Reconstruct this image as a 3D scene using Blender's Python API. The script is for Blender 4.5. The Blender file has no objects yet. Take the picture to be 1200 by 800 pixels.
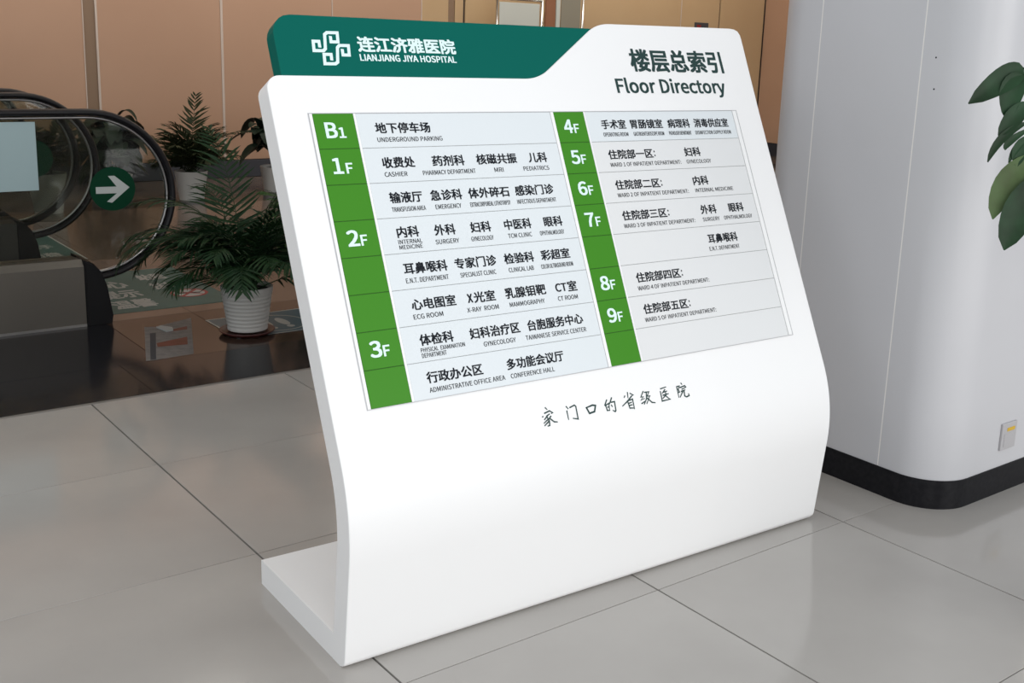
import bpy, bmesh, math, random
from mathutils import Vector, Matrix, noise
PI = math.pi
R = math.radians
random.seed(7)
SC = bpy.context.scene
COL = SC.collection

# ------------------------------------------------------------------ camera, world, light, exposure
cd = bpy.data.cameras.new('camera'); cam = bpy.data.objects.new('camera', cd); COL.objects.link(cam)
cd.sensor_width = 36; cd.lens = 1316.134 / 1200 * 36
cd.shift_x = -0.05004; cd.shift_y = -0.04518; cd.clip_start = 0.05; cd.clip_end = 200
cam.location = (-1.19044, -3.59751, 1.45424)
cam.rotation_euler = (1.34532, -0.03991, -0.6712)
SC.camera = cam

w = bpy.data.worlds.new('daylight'); SC.world = w; w.use_nodes = True
bgn = w.node_tree.nodes['Background']
bgn.inputs[0].default_value = (0.90, 0.95, 1.0, 1); bgn.inputs[1].default_value = 0.80

def area(name, loc, rot, sx, sy, power, color=(1, 1, 1)):
    l = bpy.data.lights.new(name, 'AREA'); l.shape = 'RECTANGLE'; l.size = sx; l.size_y = sy
    l.energy = power; l.color = color
    o = bpy.data.objects.new(name, l); COL.objects.link(o); o.location = loc; o.rotation_euler = rot
    return o
# unseen strip lamp under the ceiling, added to brighten the tan wall
area('wall_wash_fill', (4.0, 5.3, 3.5), (R(28), 0, 0), 12.0, .5, 150, (1.0, 0.93, 0.84))
# unseen overhead lamp left of the sign, added to lift its foot and the floor
area('overhead_fill', (-2.3, -0.9, 3.5), (0, 0, 0), 2.2, 2.2, 34, (1.0, 0.98, 0.96))
# daylight entering through the glazed front of the hall, behind the photographer
area('entrance_daylight', (0.5, -7.5, 1.7), (R(88), 0, R(0)), 8.0, 3.2, 262, (1.0, 0.98, 0.96))

SC.view_settings.view_transform = 'Standard'; SC.view_settings.look = 'None'
SC.view_settings.exposure = 0.0; SC.view_settings.gamma = 1.0
SC.view_settings.use_curve_mapping = False

# ------------------------------------------------------------------ materials
def mat(name, col, rough=0.5, metal=0.0, spec=0.5, noise_amt=0.0, nscale=20.0, bump=0.0, bscale=200.0, col2=None, coat=0.0, trans=0.0, alpha=1.0, emit=None):
    m = bpy.data.materials.new(name); m.use_nodes = True
    nt = m.node_tree; b = nt.nodes['Principled BSDF']
    b.inputs['Base Color'].default_value = (*col, 1); b.inputs['Roughness'].default_value = rough
    b.inputs['Metallic'].default_value = metal; b.inputs['Specular IOR Level'].default_value = spec
    b.inputs['Coat Weight'].default_value = coat
    b.inputs['Transmission Weight'].default_value = trans
    tc = nt.nodes.new('ShaderNodeTexCoord')
    if noise_amt > 0 or col2:
        n = nt.nodes.new('ShaderNodeTexNoise'); n.inputs['Scale'].default_value = nscale; n.inputs['Detail'].default_value = 6
        nt.links.new(tc.outputs['Object'], n.inputs['Vector'])
        mx = nt.nodes.new('ShaderNodeMix'); mx.data_type = 'RGBA'
        c2 = col2 or tuple(max(0, c * (1 - noise_amt)) for c in col)
        mx.inputs[6].default_value = (*col, 1); mx.inputs[7].default_value = (*c2, 1)
        rp = nt.nodes.new('ShaderNodeValToRGB'); rp.color_ramp.elements[0].position = .38; rp.color_ramp.elements[1].position = .64
        nt.links.new(n.outputs['Fac'], rp.inputs[0]); nt.links.new(rp.outputs[0], mx.inputs[0])
        nt.links.new(mx.outputs[2], b.inputs['Base Color'])
    if bump > 0:
        n2 = nt.nodes.new('ShaderNodeTexNoise'); n2.inputs['Scale'].default_value = bscale
        nt.links.new(tc.outputs['Object'], n2.inputs['Vector'])
        bp = nt.nodes.new('ShaderNodeBump'); bp.inputs['Strength'].default_value = bump; bp.inputs['Distance'].default_value = 0.002
        nt.links.new(n2.outputs['Fac'], bp.inputs['Height']); nt.links.new(bp.outputs[0], b.inputs['Normal'])
    return m

M = {}
M['sign_white'] = mat('sign_white', (0.86, 0.86, 0.86), 0.38, bump=0.05, bscale=400)
M['board_green'] = mat('board_green', (0.001, 0.112, 0.088), 0.5, spec=.08)
M['board_green_edge'] = mat('board_green_edge', (0.03, 0.10, 0.085), 0.5)
M['print_white'] = mat('print_white', (0.72, 0.88, 0.88), 0.45)
M['print_dark_green'] = mat('print_dark_green', (0.004, 0.035, 0.032), 0.5)
M['print_black'] = mat('print_black', (0.004, 0.007, 0.012), 0.6, spec=.2)
M['strip_white'] = mat('strip_white', (0.70, 0.745, 0.77), 0.3)
M['strip_warm'] = mat('strip_warm', (0.72, 0.73, 0.735), 0.3)
M['plate_green'] = mat('plate_green', (0.042, 0.225, 0.006), 0.4, spec=.3)
M['alu'] = mat('alu', (0.50, 0.50, 0.51), 0.35, metal=0.3)
M['joint_dark'] = mat('joint_dark', (0.30, 0.31, 0.31), 0.7)
M['joint_green'] = mat('joint_green', (0.018, 0.09, 0.006), 0.7)
M['grout'] = mat('grout', (0.06, 0.055, 0.05), 0.9)
M['tile'] = mat('tile', (0.405, 0.385, 0.36), 0.12, spec=0.55, nscale=1.7, col2=(0.365, 0.345, 0.322))
M['trim_strip'] = mat('trim_strip', (0.20, 0.185, 0.17), 0.4)
M['granite_black'] = mat('granite_black', (0.010, 0.010, 0.012), 0.13, spec=.18, nscale=90, col2=(0.022, 0.022, 0.025))
M['marble_brown'] = mat('marble_brown', (0.060, 0.038, 0.029), 0.13, spec=.2, nscale=3, col2=(0.042, 0.028, 0.022))
M['marble_beige'] = mat('marble_beige', (0.13, 0.098, 0.080), 0.15, spec=.35, nscale=3, col2=(0.105, 0.080, 0.066))
M['wall_tan'] = mat('wall_tan', (0.46, 0.285, 0.19), 0.45, nscale=.6, col2=(0.43, 0.262, 0.172))
M['wall_tan_yellow'] = mat('wall_tan_yellow', (0.50, 0.35, 0.20), 0.45, nscale=.8, col2=(0.46, 0.315, 0.175))
M['wall_strip'] = mat('wall_strip', (0.23, 0.15, 0.095), 0.5)
M['wall_joint_light'] = mat('wall_joint_light', (0.55, 0.46, 0.40), 0.5)
M['wall_joint_dark'] = mat('wall_joint_dark', (0.05, 0.035, 0.03), 0.7)
M['base_grey'] = mat('base_grey', (0.035, 0.035, 0.043), 0.3)
M['ceiling'] = mat('ceiling', (0.62, 0.60, 0.57), 0.8)
M['pillar'] = mat('pillar', (0.57, 0.57, 0.59), 0.36, spec=0.5, nscale=1.3, col2=(0.545, 0.545, 0.565))
M['pillar_joint'] = mat('pillar_joint', (0.82, 0.80, 0.77), 0.6)
M['pillar_core'] = mat('pillar_core', (0.35, 0.34, 0.33), 0.8)
M['base_black'] = mat('base_black', (0.007, 0.007, 0.009), 0.38, spec=.18, nscale=60, col2=(0.012, 0.012, 0.014))
M['steel'] = mat('steel', (0.165, 0.152, 0.132), 0.38, metal=0.75, nscale=2, col2=(0.16, 0.148, 0.13))
M['steel_dark'] = mat('steel_dark', (0.09, 0.085, 0.08), 0.45, metal=0.6)
M['black_plastic'] = mat('black_plastic', (0.008, 0.008, 0.009), 0.45, spec=.22)
M['rubber'] = mat('rubber', (0.010, 0.009, 0.011), 0.42, spec=.35)
M['alu_bright'] = mat('alu_bright', (0.42, 0.41, 0.40), 0.32, metal=0.9)
M['sticker_green'] = mat('sticker_green', (0.002, 0.040, 0.018), 0.5, spec=.12)
M['sticker_white'] = mat('sticker_white', (0.48, 0.51, 0.49), 0.5)
M['sheet_blue'] = mat('sheet_blue', (0.34, 0.45, 0.465), 0.5)
M['mat_teal'] = mat('mat_teal', (0.040, 0.115, 0.105), 0.45, spec=.25, nscale=5, col2=(0.034, 0.10, 0.092))
M['mat_blue'] = mat('mat_blue', (0.04, 0.12, 0.16), 0.42)
M['mat_letter'] = mat('mat_letter', (0.36, 0.38, 0.37), 0.5)
M['red'] = mat('red', (0.26, 0.010, 0.010), 0.5)
M['paper'] = mat('paper', (0.21, 0.19, 0.175), 0.7, nscale=25, col2=(0.16, 0.145, 0.135))
M['paper_orange'] = mat('paper_orange', (0.16, 0.055, 0.03), 0.7, nscale=20, col2=(0.2, 0.06, 0.04))
M['paper_dark'] = mat('paper_dark', (0.05, 0.05, 0.055), 0.7)
M['pot_white'] = mat('pot_white', (0.56, 0.55, 0.52), 0.45)
M['soil'] = mat('soil', (0.012, 0.010, 0.008), 0.95, bump=.6, bscale=60)
M['saucer'] = mat('saucer', (0.07, 0.016, 0.014), 0.35)
M['frond'] = mat('frond', (0.016, 0.042, 0.013), 0.5, spec=.2, nscale=14, col2=(0.012, 0.036, 0.016))
M['frond_bright'] = mat('frond_bright', (0.04, 0.11, 0.018), 0.5, spec=.2, nscale=14, col2=(0.03, 0.09, 0.02))
M['stem'] = mat('stem', (0.06, 0.075, 0.025), 0.5)
M['leaf_dark'] = mat('leaf_dark', (0.012, 0.020, 0.012), 0.5, spec=.15, nscale=9, col2=(0.016, 0.032, 0.022))
M['leaf_far'] = mat('leaf_far', (0.028, 0.036, 0.014), 0.5, spec=.2, nscale=12, col2=(0.02, 0.032, 0.014))
M['rubber_leaf'] = mat('rubber_leaf', (0.011, 0.026, 0.011), 0.42, spec=.15, nscale=9, col2=(0.020, 0.055, 0.024))
M['rubber_leaf_light'] = mat('rubber_leaf_light', (0.060, 0.088, 0.034), 0.42, spec=.15, nscale=9, col2=(0.08, 0.14, 0.05))
M['bark'] = mat('bark', (0.09, 0.06, 0.035), 0.8, nscale=30, col2=(0.05, 0.035, 0.02))
M['screen_cloth'] = mat('screen_cloth', (0.52, 0.54, 0.50), 0.8, bump=.2, bscale=300)
M['screen_cloth_olive'] = mat('screen_cloth_olive', (0.24, 0.22, 0.17), 0.8, bump=.2, bscale=300)
M['curtain'] = mat('curtain', (0.26, 0.11, 0.055), 0.8)
M['chrome'] = mat('chrome', (0.6, 0.6, 0.58), 0.18, metal=1.0)
M['plate_plastic'] = mat('plate_plastic', (0.45, 0.44, 0.45), 0.4)
M['yellow'] = mat('yellow', (0.62, 0.40, 0.04), 0.5)
M['lamp_glow'] = mat('lamp_glow', (1, 1, 1), 0.5)
b = M['lamp_glow'].node_tree.nodes['Principled BSDF']; b.inputs['Emission Color'].default_value = (1, .93, .82, 1); b.inputs['Emission Strength'].default_value = 5.0
# balustrade glass: clear pane, slightly smoked
g = bpy.data.materials.new('balustrade_glass'); g.use_nodes = True; nt = g.node_tree
pb = nt.nodes['Principled BSDF']; nt.nodes.remove(pb); out = nt.nodes['Material Output']
tr = nt.nodes.new('ShaderNodeBsdfTransparent'); tr.inputs[0].default_value = (0.80, 0.82, 0.79, 1)
gl = nt.nodes.new('ShaderNodeBsdfGlossy'); gl.inputs['Roughness'].default_value = 0.02; gl.inputs[0].default_value = (.5, .5, .5, 1)
fr = nt.nodes.new('ShaderNodeFresnel'); fr.inputs[0].default_value = 1.45; ms = nt.nodes.new('ShaderNodeMixShader')
nt.links.new(fr.outputs[0], ms.inputs[0]); nt.links.new(tr.outputs[0], ms.inputs[1]); nt.links.new(gl.outputs[0], ms.inputs[2]); nt.links.new(ms.outputs[0], out.inputs[0])
M['glass'] = g

# ------------------------------------------------------------------ helpers
def obj(name, bm, m=None, parent=None, smooth=False, loc=None):
    me = bpy.data.meshes.new(name); bm.to_mesh(me); bm.free()
    if smooth:
        for p in me.polygons: p.use_smooth = True
    for x in (m if isinstance(m, (list, tuple)) else [m]):
        if x: me.materials.append(x)
    o = bpy.data.objects.new(name, me); COL.objects.link(o)
    if parent: o.parent = parent
    if loc: o.location = loc
    return o
def thing(name, label, cat, loc=(0, 0, 0), rz=0, group=None):
    o = bpy.data.objects.new(name, None); COL.objects.link(o); o.location = loc; o.rotation_euler = (0, 0, rz)
    o['label'] = label; o['category'] = cat
    if group: o['group'] = group
    return o
def tag(o, label, cat, group=None):
    o['label'] = label; o['category'] = cat
    if group: o['group'] = group
    return o
def struct(name, bm, m, parent=None, label=None):
    o = obj(name, bm, m, parent)
    if not parent: o['kind'] = 'structure'; o['category'] = name.split('_')[0]; o['label'] = label or name
    return o
def box(bm, x0, x1, y0, y1, z0, z1, bev=0):
    vs = [bm.verts.new(p) for p in ((x0, y0, z0), (x1, y0, z0), (x1, y1, z0), (x0, y1, z0), (x0, y0, z1), (x1, y0, z1), (x1, y1, z1), (x0, y1, z1))]
    fs = [bm.faces.new([vs[i] for i in f]) for f in ((3, 2, 1, 0), (4, 5, 6, 7), (0, 1, 5, 4), (1, 2, 6, 5), (2, 3, 7, 6), (3, 0, 4, 7))]
    if bev:
        es = list({e for f in fs for e in f.edges})
        bmesh.ops.bevel(bm, geom=es, offset=bev, segments=2, affect='EDGES', profile=.5)
    return vs
def bx(*a, bev=0):
    bm = bmesh.new(); box(bm, *a, bev=bev); return bm
def prism(bm, pts, f0, f1):
    """pts 2D outline; f0, f1 map a 2D point to the two ends"""
    a = [bm.verts.new(f0(p)) for p in pts]; b_ = [bm.verts.new(f1(p)) for p in pts]; n = len(pts)
    bm.faces.new(a[::-1]); bm.faces.new(b_)
    for i in range(n): bm.faces.new((a[i], a[(i + 1) % n], b_[(i + 1) % n], b_[i]))
    return a, b_
def fixn(bm):
    bmesh.ops.recalc_face_normals(bm, faces=bm.faces[:]); return bm
def arc2(cx, cy, r, a0, a1, n):
    return [(cx + r * math.cos(R(a0 + (a1 - a0) * i / n)), cy + r * math.sin(R(a0 + (a1 - a0) * i / n))) for i in range(n + 1)]
def tube(bm, pts, r, n=8, r2=None, closed=False, up=None, ry=None):
    pts = [Vector(p) for p in pts]; rings = []; k = len(pts)
    for i, p in enumerate(pts):
        d = (pts[min(i + 1, k - 1)] - pts[max(i - 1, 0)]).normalized()
        u = up or (Vector((0, 0, 1)) if abs(d.z) < .95 else Vector((1, 0, 0)))
        s = d.cross(u).normalized(); t = s.cross(d)
        rr = r if r2 is None else r + (r2 - r) * i / (k - 1)
        rings.append([bm.verts.new(p + s * (ry or rr) * math.cos(2 * PI * j / n) + t * rr * math.sin(2 * PI * j / n)) for j in range(n)])
    for a, b_ in zip(rings, rings[1:]):
        for j in range(n): bm.faces.new((a[j], a[(j + 1) % n], b_[(j + 1) % n], b_[j]))
    bm.faces.new(rings[0][::-1]); bm.faces.new(rings[-1])
def lathe(bm, prof, n=40, c=(0, 0)):
    rings = []
    for r, z in prof:
        rings.append([bm.verts.new((c[0] + r * math.cos(2 * PI * j / n), c[1] + r * math.sin(2 * PI * j / n), z)) for j in range(n)] if r > 1e-5 else [bm.verts.new((c[0], c[1], z))])
    for a, b_ in zip(rings, rings[1:]):
        for j in range(n):
            k = (j + 1) % n
            if len(a) == 1 and len(b_) == 1: continue
            if len(a) == 1: bm.faces.new((a[0], b_[k], b_[j]))
            elif len(b_) == 1: bm.faces.new((a[j], a[k], b_[0]))
            else: bm.faces.new((a[j], a[k], b_[k], b_[j]))

# ---- lettering: glyph outlines from Blender's own built-in font, filled flat, fitted into a rectangle
_tc = {}
def glyphs(txt, weight):
    key = (txt, weight)
    if key in _tc: return _tc[key]
    cu = bpy.data.curves.new('lettering', 'FONT'); cu.body = txt; cu.size = 1; cu.offset = weight
    cu.resolution_u = 3; cu.dimensions = '2D'; cu.fill_mode = 'BOTH'
    o = bpy.data.objects.new('lettering', cu); COL.objects.link(o)
    bpy.context.view_layer.update()
    dg = bpy.context.evaluated_depsgraph_get(); me = o.evaluated_get(dg).to_mesh()
    vs = [(v.co.x, v.co.y) for v in me.vertices]; fs = [tuple(p.vertices) for p in me.polygons]
    o.evaluated_get(dg).to_mesh_clear(); bpy.data.objects.remove(o); bpy.data.curves.remove(cu)
    _tc[key] = (vs, fs); return vs, fs
# outlines of the Latin letters and digits as they are cut on the sign (humanist sans), 175 units to the em
LATIN = """A 106 1 0,17 0,29 39,76 39,89 0,106 0,62 128,44 128/33 52,40 72,53 115,66 72,72 52
B 115 18 0,58 0,84 4,101 17,107 38,104 53,95 63,81 68,81 69,91 75,98 85,100 97,94 115,79 125,56 128,18 128/34 74,34 116,54 116,70 114,80 107,84 95,81 84,71 76,53 74/34 13,34 61,56 61,75 59,87 51,91 38,87 24,75 16,56 13
C 111 66 -2,81 0,94 6,105 16,96 26,88 19,78 14,67 12,45 18,32 37,27 65,32 92,46 110,67 116,77 115,86 111,93 104,102 115,93 123,81 128,67 131,38 123,18 100,10 64,18 28,37 6
D 120 18 0,50 0,83 8,103 30,110 65,103 99,83 121,50 128,18 128/34 13,34 115,48 115,73 109,89 92,93 65,89 37,73 19,48 13
E 103 18 0,93 0,93 14,34 14,34 61,82 61,82 74,34 74,34 115,92 115,92 128,18 128
F 96 18 0,34 0,34 58,83 58,83 71,34 71,34 115,92 115,92 128,18 128
G 120 68 -2,84 0,98 5,108 13,108 67,65 67,65 53,93 53,93 19,87 15,79 13,70 12,46 18,32 37,27 65,32 92,47 110,70 116,81 115,90 110,97 104,106 115,97 122,85 128,69 131,39 123,18 100,10 64,18 28,38 6
H 127 18 0,34 0,34 61,94 61,94 0,110 0,110 128,94 128,94 75,34 75,34 128,18 128
I 51 18 0,34 0,34 128,18 128
J 93 41 -2,62 3,73 17,77 38,77 128,61 128,61 39,58 23,51 15,40 12,31 13,24 18,18 26,6 18,15 7,27 0
K 113 18 0,34 0,34 41,56 67,94 0,112 0,66 80,106 128,88 128,34 64,34 128,18 128
L 95 18 0,90 0,90 14,34 14,34 128,18 128
M 142 18 0,32 0,32 71,30 109,31 109,41 80,65 13,76 13,100 80,111 109,112 109,109 71,109 0,124 0,124 128,105 128,81 60,72 33,71 33,62 60,37 128,18 128
N 126 18 0,33 0,33 67,31 107,32 107,46 81,92 0,109 0,109 128,93 128,93 62,96 21,95 21,81 47,34 128,18 128
O 130 65 -2,93 6,113 29,120 65,113 100,93 123,65 131,36 123,17 100,10 65,17 29,36 6/65 12,45 18,32 37,27 65,32 92,45 110,65 116,85 110,98 92,103 65,98 37,85 18
P 111 18 0,34 0,34 51,55 51,80 55,96 68,102 91,96 113,79 125,54 128,18 128/34 64,34 115,52 115,71 113,82 105,86 91,83 76,72 67,53 64
Q 130 65 11,45 18,32 36,27 65,32 92,45 110,65 116,85 110,98 92,103 65,98 36,85 18/104 -32,123 -29,119 -17,106 -19,93 -17,82 -11,74 -2,98 9,114 32,120 65,113 100,93 123,65 131,36 123,17 100,10 65,16 32,32 9,57 -2,67 -17,83 -28
R 111 34 67,34 115,55 115,72 113,83 106,86 92,83 78,72 70,55 67/88 0,106 0,74 56,89 63,99 75,103 92,97 114,81 125,58 128,18 128,18 0,34 0,34 54,57 54
S 104 53 -2,76 3,91 16,97 34,93 50,84 61,70 68,52 76,42 81,34 88,31 98,34 108,42 114,55 116,66 115,76 111,84 105,92 115,82 123,69 129,55 131,34 126,20 114,14 97,18 81,28 70,40 64,59 56,70 50,77 43,80 33,77 22,68 15,53 12,40 14,28 19,18 28,8 17,21 7,36 0
T 105 44 0,61 0,61 115,99 115,99 128,5 128,5 115,44 115
U 126 63 -2,87 3,103 20,109 53,109 128,94 128,94 53,90 28,79 16,63 12,48 16,37 28,33 53,33 128,17 128,17 53,23 20,40 3
V 100 41 0,60 0,101 128,84 128,64 59,51 16,50 16,38 59,17 128,0 128
W 153 32 0,51 0,70 77,77 107,84 77,103 0,123 0,149 128,134 128,120 58,113 17,112 17,103 58,85 128,70 128,52 58,43 17,42 17,35 58,21 128,5 128
X 100 3 0,20 0,39 35,49 55,50 55,61 35,80 0,98 0,60 65,95 128,78 128,61 96,52 77,51 77,41 96,23 128,5 128,40 66
Y 93 38 0,54 0,54 50,93 128,76 128,60 92,47 64,46 64,34 92,17 128,0 128,38 50
Z 105 9 0,97 0,97 14,29 14,96 119,96 128,15 128,15 115,77 115,9 10
0 97 49 -2,70 5,84 27,89 65,84 101,70 123,49 131,27 123,14 101,9 65,14 27,27 5/49 11,36 16,27 34,24 65,27 95,36 112,49 118,61 112,70 95,73 65,70 34,61 16
1 97 15 0,86 0,86 13,60 13,60 128,48 128,21 119,21 109,44 109,44 13,15 13
2 97 8 0,88 0,88 14,53 14,32 13,58 40,76 67,82 93,78 113,65 126,45 131,30 128,18 122,7 112,16 103,24 110,33 116,43 118,56 114,64 105,67 92,60 69,41 42,8 9
3 97 46 -2,67 2,82 15,87 34,84 50,74 61,60 67,60 68,72 74,80 85,83 99,78 116,65 127,46 131,32 129,20 123,10 115,18 105,26 112,35 116,45 118,57 115,64 108,67 97,63 85,52 76,31 73,31 61,55 57,67 48,71 35,68 22,59 14,45 11,32 13,22 18,13 26,5 15,15 7,28 0
4 97 60 0,75 0,75 35,92 35,92 48,75 48,75 128,57 128,4 46,4 35,60 35/60 48,20 48,49 92,60 111,60 88
5 97 46 -2,66 3,82 18,88 42,83 65,69 78,49 83,30 78,33 115,82 115,82 128,19 128,15 68,24 63,31 67,37 70,45 71,59 67,68 57,72 41,68 25,58 15,44 11,31 13,21 18,13 25,5 15,15 6,28 0
6 97 53 -2,71 3,84 18,90 39,85 62,73 75,54 80,44 78,34 73,25 64,30 96,42 113,58 117,66 116,73 113,78 108,87 117,79 124,69 129,57 131,34 124,17 102,10 61,15 26,31 5/25 51,34 61,43 66,51 68,64 64,72 54,74 39,71 24,64 14,53 10,39 15,30 29
7 97 35 0,51 0,55 45,66 82,89 119,89 128,9 128,9 115,71 115,51 80,39 44
8 97 49 -2,70 2,84 14,89 31,86 46,78 57,68 65,75 73,82 84,85 96,80 114,68 126,49 130,31 126,19 115,14 98,17 85,23 76,32 68,32 67,20 59,12 47,8 32,13 14,28 2/58 70,43 76,33 85,29 98,31 109,39 116,49 118,61 115,68 107,71 96,69 86,65 78/49 10,35 13,26 21,22 33,25 45,31 55,40 62,57 55,69 45,74 31,71 20,62 12
9 97 41 -2,64 5,81 28,88 70,82 104,67 124,44 131,26 125,13 111,8 89,12 67,24 53,43 49,54 51,64 56,73 64,67 33,56 16,41 11,32 12,25 16,19 21,10 11,18 4,28 -1/72 78,64 68,55 62,46 61,33 64,25 74,23 89,26 104,33 115,45 118,59 114,68 100
: 48 24 68,30 70,34 74,36 81,34 87,30 91,24 93,18 91,14 87,13 81,14 74,18 70/24 -2,30 -1,34 3,36 10,34 16,30 21,24 22,18 21,14 16,13 10,14 3,18 -1
. 48 24 -2,30 -1,34 3,36 10,34 16,30 21,24 22,18 21,14 16,13 10,14 3,18 -1
- 61 8 43,53 43,53 55,8 55
c 89 54 -2,65 -1,75 3,84 10,77 20,71 16,63 12,55 11,40 16,29 28,26 47,29 67,40 79,55 84,62 83,69 80,74 76,82 86,75 92,66 96,55 98,32 92,16 75,9 47,15 21,31 4
e 97 55 -2,67 -1,77 2,86 7,80 18,73 14,65 11,56 11,40 15,29 26,25 44,89 44,90 53,85 77,72 92,52 98,31 91,15 74,9 47,15 21,32 4/25 55,30 71,39 81,52 85,65 81,73 71,76 55
i 48 16 0,32 0,32 95,16 95/24 115,30 116,33 120,35 125,33 131,30 134,24 136,19 134,15 131,14 125,15 120,19 116
l 49 33 -2,42 -1,40 11,37 11,32 18,32 139,16 139,16 19,18 7,23 0
o 106 53 -2,75 4,91 21,97 47,91 75,75 92,53 98,31 92,15 75,9 47,15 21,31 4/53 11,39 16,29 28,26 47,29 67,39 79,53 84,68 79,77 67,81 47,77 28,68 16
r 68 16 0,32 0,32 61,39 74,48 81,56 83,65 82,68 95,58 98,48 95,39 88,31 78,29 95,16 95
t 66 46 -2,64 1,60 13,50 11,41 13,36 19,35 29,35 82,61 82,61 95,35 95,35 122,22 122,20 95,5 94,5 82,19 82,19 29,21 13,30 2
y 91 18 -41,34 -37,45 -25,53 -8,89 95,73 95,56 42,48 15,38 42,19 95,2 95,40 0,38 -7,33 -18,26 -25,17 -28,10 -26,6 -39"""
GL = {}
for ln in LATIN.split('\n'):
    a_, b_, c_ = ln.split(' ', 2)
    GL[a_] = (int(b_), [[tuple(map(int, p.split(' '))) for p in cc.split(',')] for cc in c_.split('/')])
def latin(txt):
    key = ('#', txt)
    if key in _tc: return _tc[key]
    cu = bpy.data.curves.new('lettering', 'CURVE'); cu.dimensions = '2D'; cu.fill_mode = 'BOTH'; pen = 0
    for ch in txt:
        if ch == ' ': pen += 42; continue
        adv, cs = GL[ch]
        for c in cs:
            sp = cu.splines.new('POLY'); sp.points.add(len(c) - 1); sp.use_cyclic_u = True
            for p, (x, y) in zip(sp.points, c): p.co = ((x + pen) / 175, y / 175, 0, 1)
        pen += adv
    o = bpy.data.objects.new('lettering', cu); COL.objects.link(o); bpy.context.view_layer.update()
    dg = bpy.context.evaluated_depsgraph_get(); me = o.evaluated_get(dg).to_mesh()
    vs = [(v.co.x, v.co.y) for v in me.vertices]; fs = [tuple(p.vertices) for p in me.polygons]
    o.evaluated_get(dg).to_mesh_clear(); bpy.data.objects.remove(o); bpy.data.curves.remove(cu)
    _tc[key] = (vs, fs); return vs, fs
def letters(bm, txt, x0, x1, yc, h, f, bold=0.0, boldy=None):
    """fit the string into x0..x1, its height h centred on yc; f maps (x, y) to 3D; bold widens the strokes"""
    lat = [c in GL or c == ' ' for c in txt]
    if any(lat) and not all(lat):
        runs = []
        for c, l in zip(txt, lat):
            if runs and runs[-1][1] == l: runs[-1][0] += c
            else: runs.append([c, l])
        wd = [sum(GL[c][0] for c in r) / 175 if l else len(r) for r, l in runs]
        k = (x1 - x0) / sum(wd); x = x0
        for (r, l), w_ in zip(runs, wd):
            if l and r == ':': letters(bm, r, x + k * w_ * .35, x + k * w_ * .8, yc - h * .04, h * .62, f, bold, boldy)
            elif l: letters(bm, r, x + k * .04, x + k * (w_ - .06), yc - h * .03, h * .80, f, bold, boldy)
            else: letters(bm, r, x + k * .03, x + k * (w_ - .03), yc, h, f, bold, boldy)
            x += k * w_
        return
    vs, fs = latin(txt) if all(lat) else glyphs(txt, 0)
    if not vs: return
    boldy = bold if boldy is None else boldy
    ax = min(v[0] for v in vs); bxx = max(v[0] for v in vs); ay = min(v[1] for v in vs); by = max(v[1] for v in vs)
    sx = (x1 - x0 - 2 * bold) / (bxx - ax); sy = (h - 2 * boldy) / (by - ay)
    offs = [(0, 0)] if bold == 0 else [(bold, boldy), (-bold, boldy), (bold, -boldy), (-bold, -boldy)] + ([(bold, 0), (-bold, 0), (0, boldy), (0, -boldy)] if bold > .0014 else [])
    o0 = Vector(f(x0, yc)); nrm = (Vector(f(x0 + .01, yc)) - o0).cross(Vector(f(x0, yc + .01)) - o0).normalized()
    for io, (dx, dy) in enumerate(offs):
        nv = [bm.verts.new(nrm * (.00007 * io) + Vector(f(x0 + bold + (v[0] - ax) * sx + dx, yc + (v[1] - (ay + by) / 2) * sy + dy))) for v in vs]
        for q in fs:
            try: bm.faces.new([nv[i] for i in q])
            except ValueError: pass
def stroke(bm, pts, wd, f, taper=1.0):
    """flat brush stroke along pts (2D)"""
    P = [Vector(p) for p in pts]; L = []; Rr = []
    n = len(P)
    for i, p in enumerate(P):
        if i == 0: d = P[1] - P[0]
        elif i == n - 1: d = P[-1] - P[-2]
        else: d = (P[i] - P[i - 1]).normalized() + (P[i + 1] - P[i]).normalized()
        d.normalize(); nn = Vector((-d.y, d.x))
        k = 1.0
        if 0 < i < n - 1:
            c = abs(nn.dot(Vector((-(P[i] - P[i - 1]).y, (P[i] - P[i - 1]).x)).normalized())); k = 1 / max(c, .6)
        ww = wd * .5 * k * (taper if i == n - 1 else 1)
        e = d * (-wd * .3 if i == 0 else (wd * .3 if i == n - 1 else 0))
        L.append(bm.verts.new(f(*(p + nn * ww + e)))); Rr.append(bm.verts.new(f(*(p - nn * ww + e))))
    for i in range(n - 1): bm.faces.new((L[i], Rr[i], Rr[i + 1], L[i + 1]))

# ------------------------------------------------------------------ SETTING: floor
fl = struct('floor', bx(-6, 13, -8, 8.5, -0.05, -0.006), M['grout'], label='polished grey stone tile floor of the lobby')
T = 0.8; gx = 0.0027; gy = 0.0012
base_tile = None
def tile(x0, x1, y0, y1, m, name='tile', top=0.0):
    return obj(name, bx(x0, x1, y0, y1, top - .007, top, bev=.0007), M[m], fl)
tcache = {}
for i in range(-5, 8):
    for j in range(-7, 1):
        y1 = j * T + T - gy; 
        if j == 0: y1 = 0.742
        y0 = j * T + gy
        key = (round(y1 - y0, 4))
        if key not in tcache:
            tcache[key] = tile(0, T - 2 * gx, 0, y1 - y0, 'tile'); o = tcache[key]
        else:
            o = tcache[key].copy(); COL.objects.link(o)
        o.location = (i * T + gx, y0, 0)
        o.rotation_euler = (0, 0, 0)
tile(-5, 12, 0.743, 0.764, 'trim_strip', 'edging_strip')
for i in range(-4, 10):
    tile(i * 1.2 + .001 + .25, i * 1.2 + 1.199 + .25, 0.766, 1.2, 'granite_black', 'granite_slab')
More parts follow.
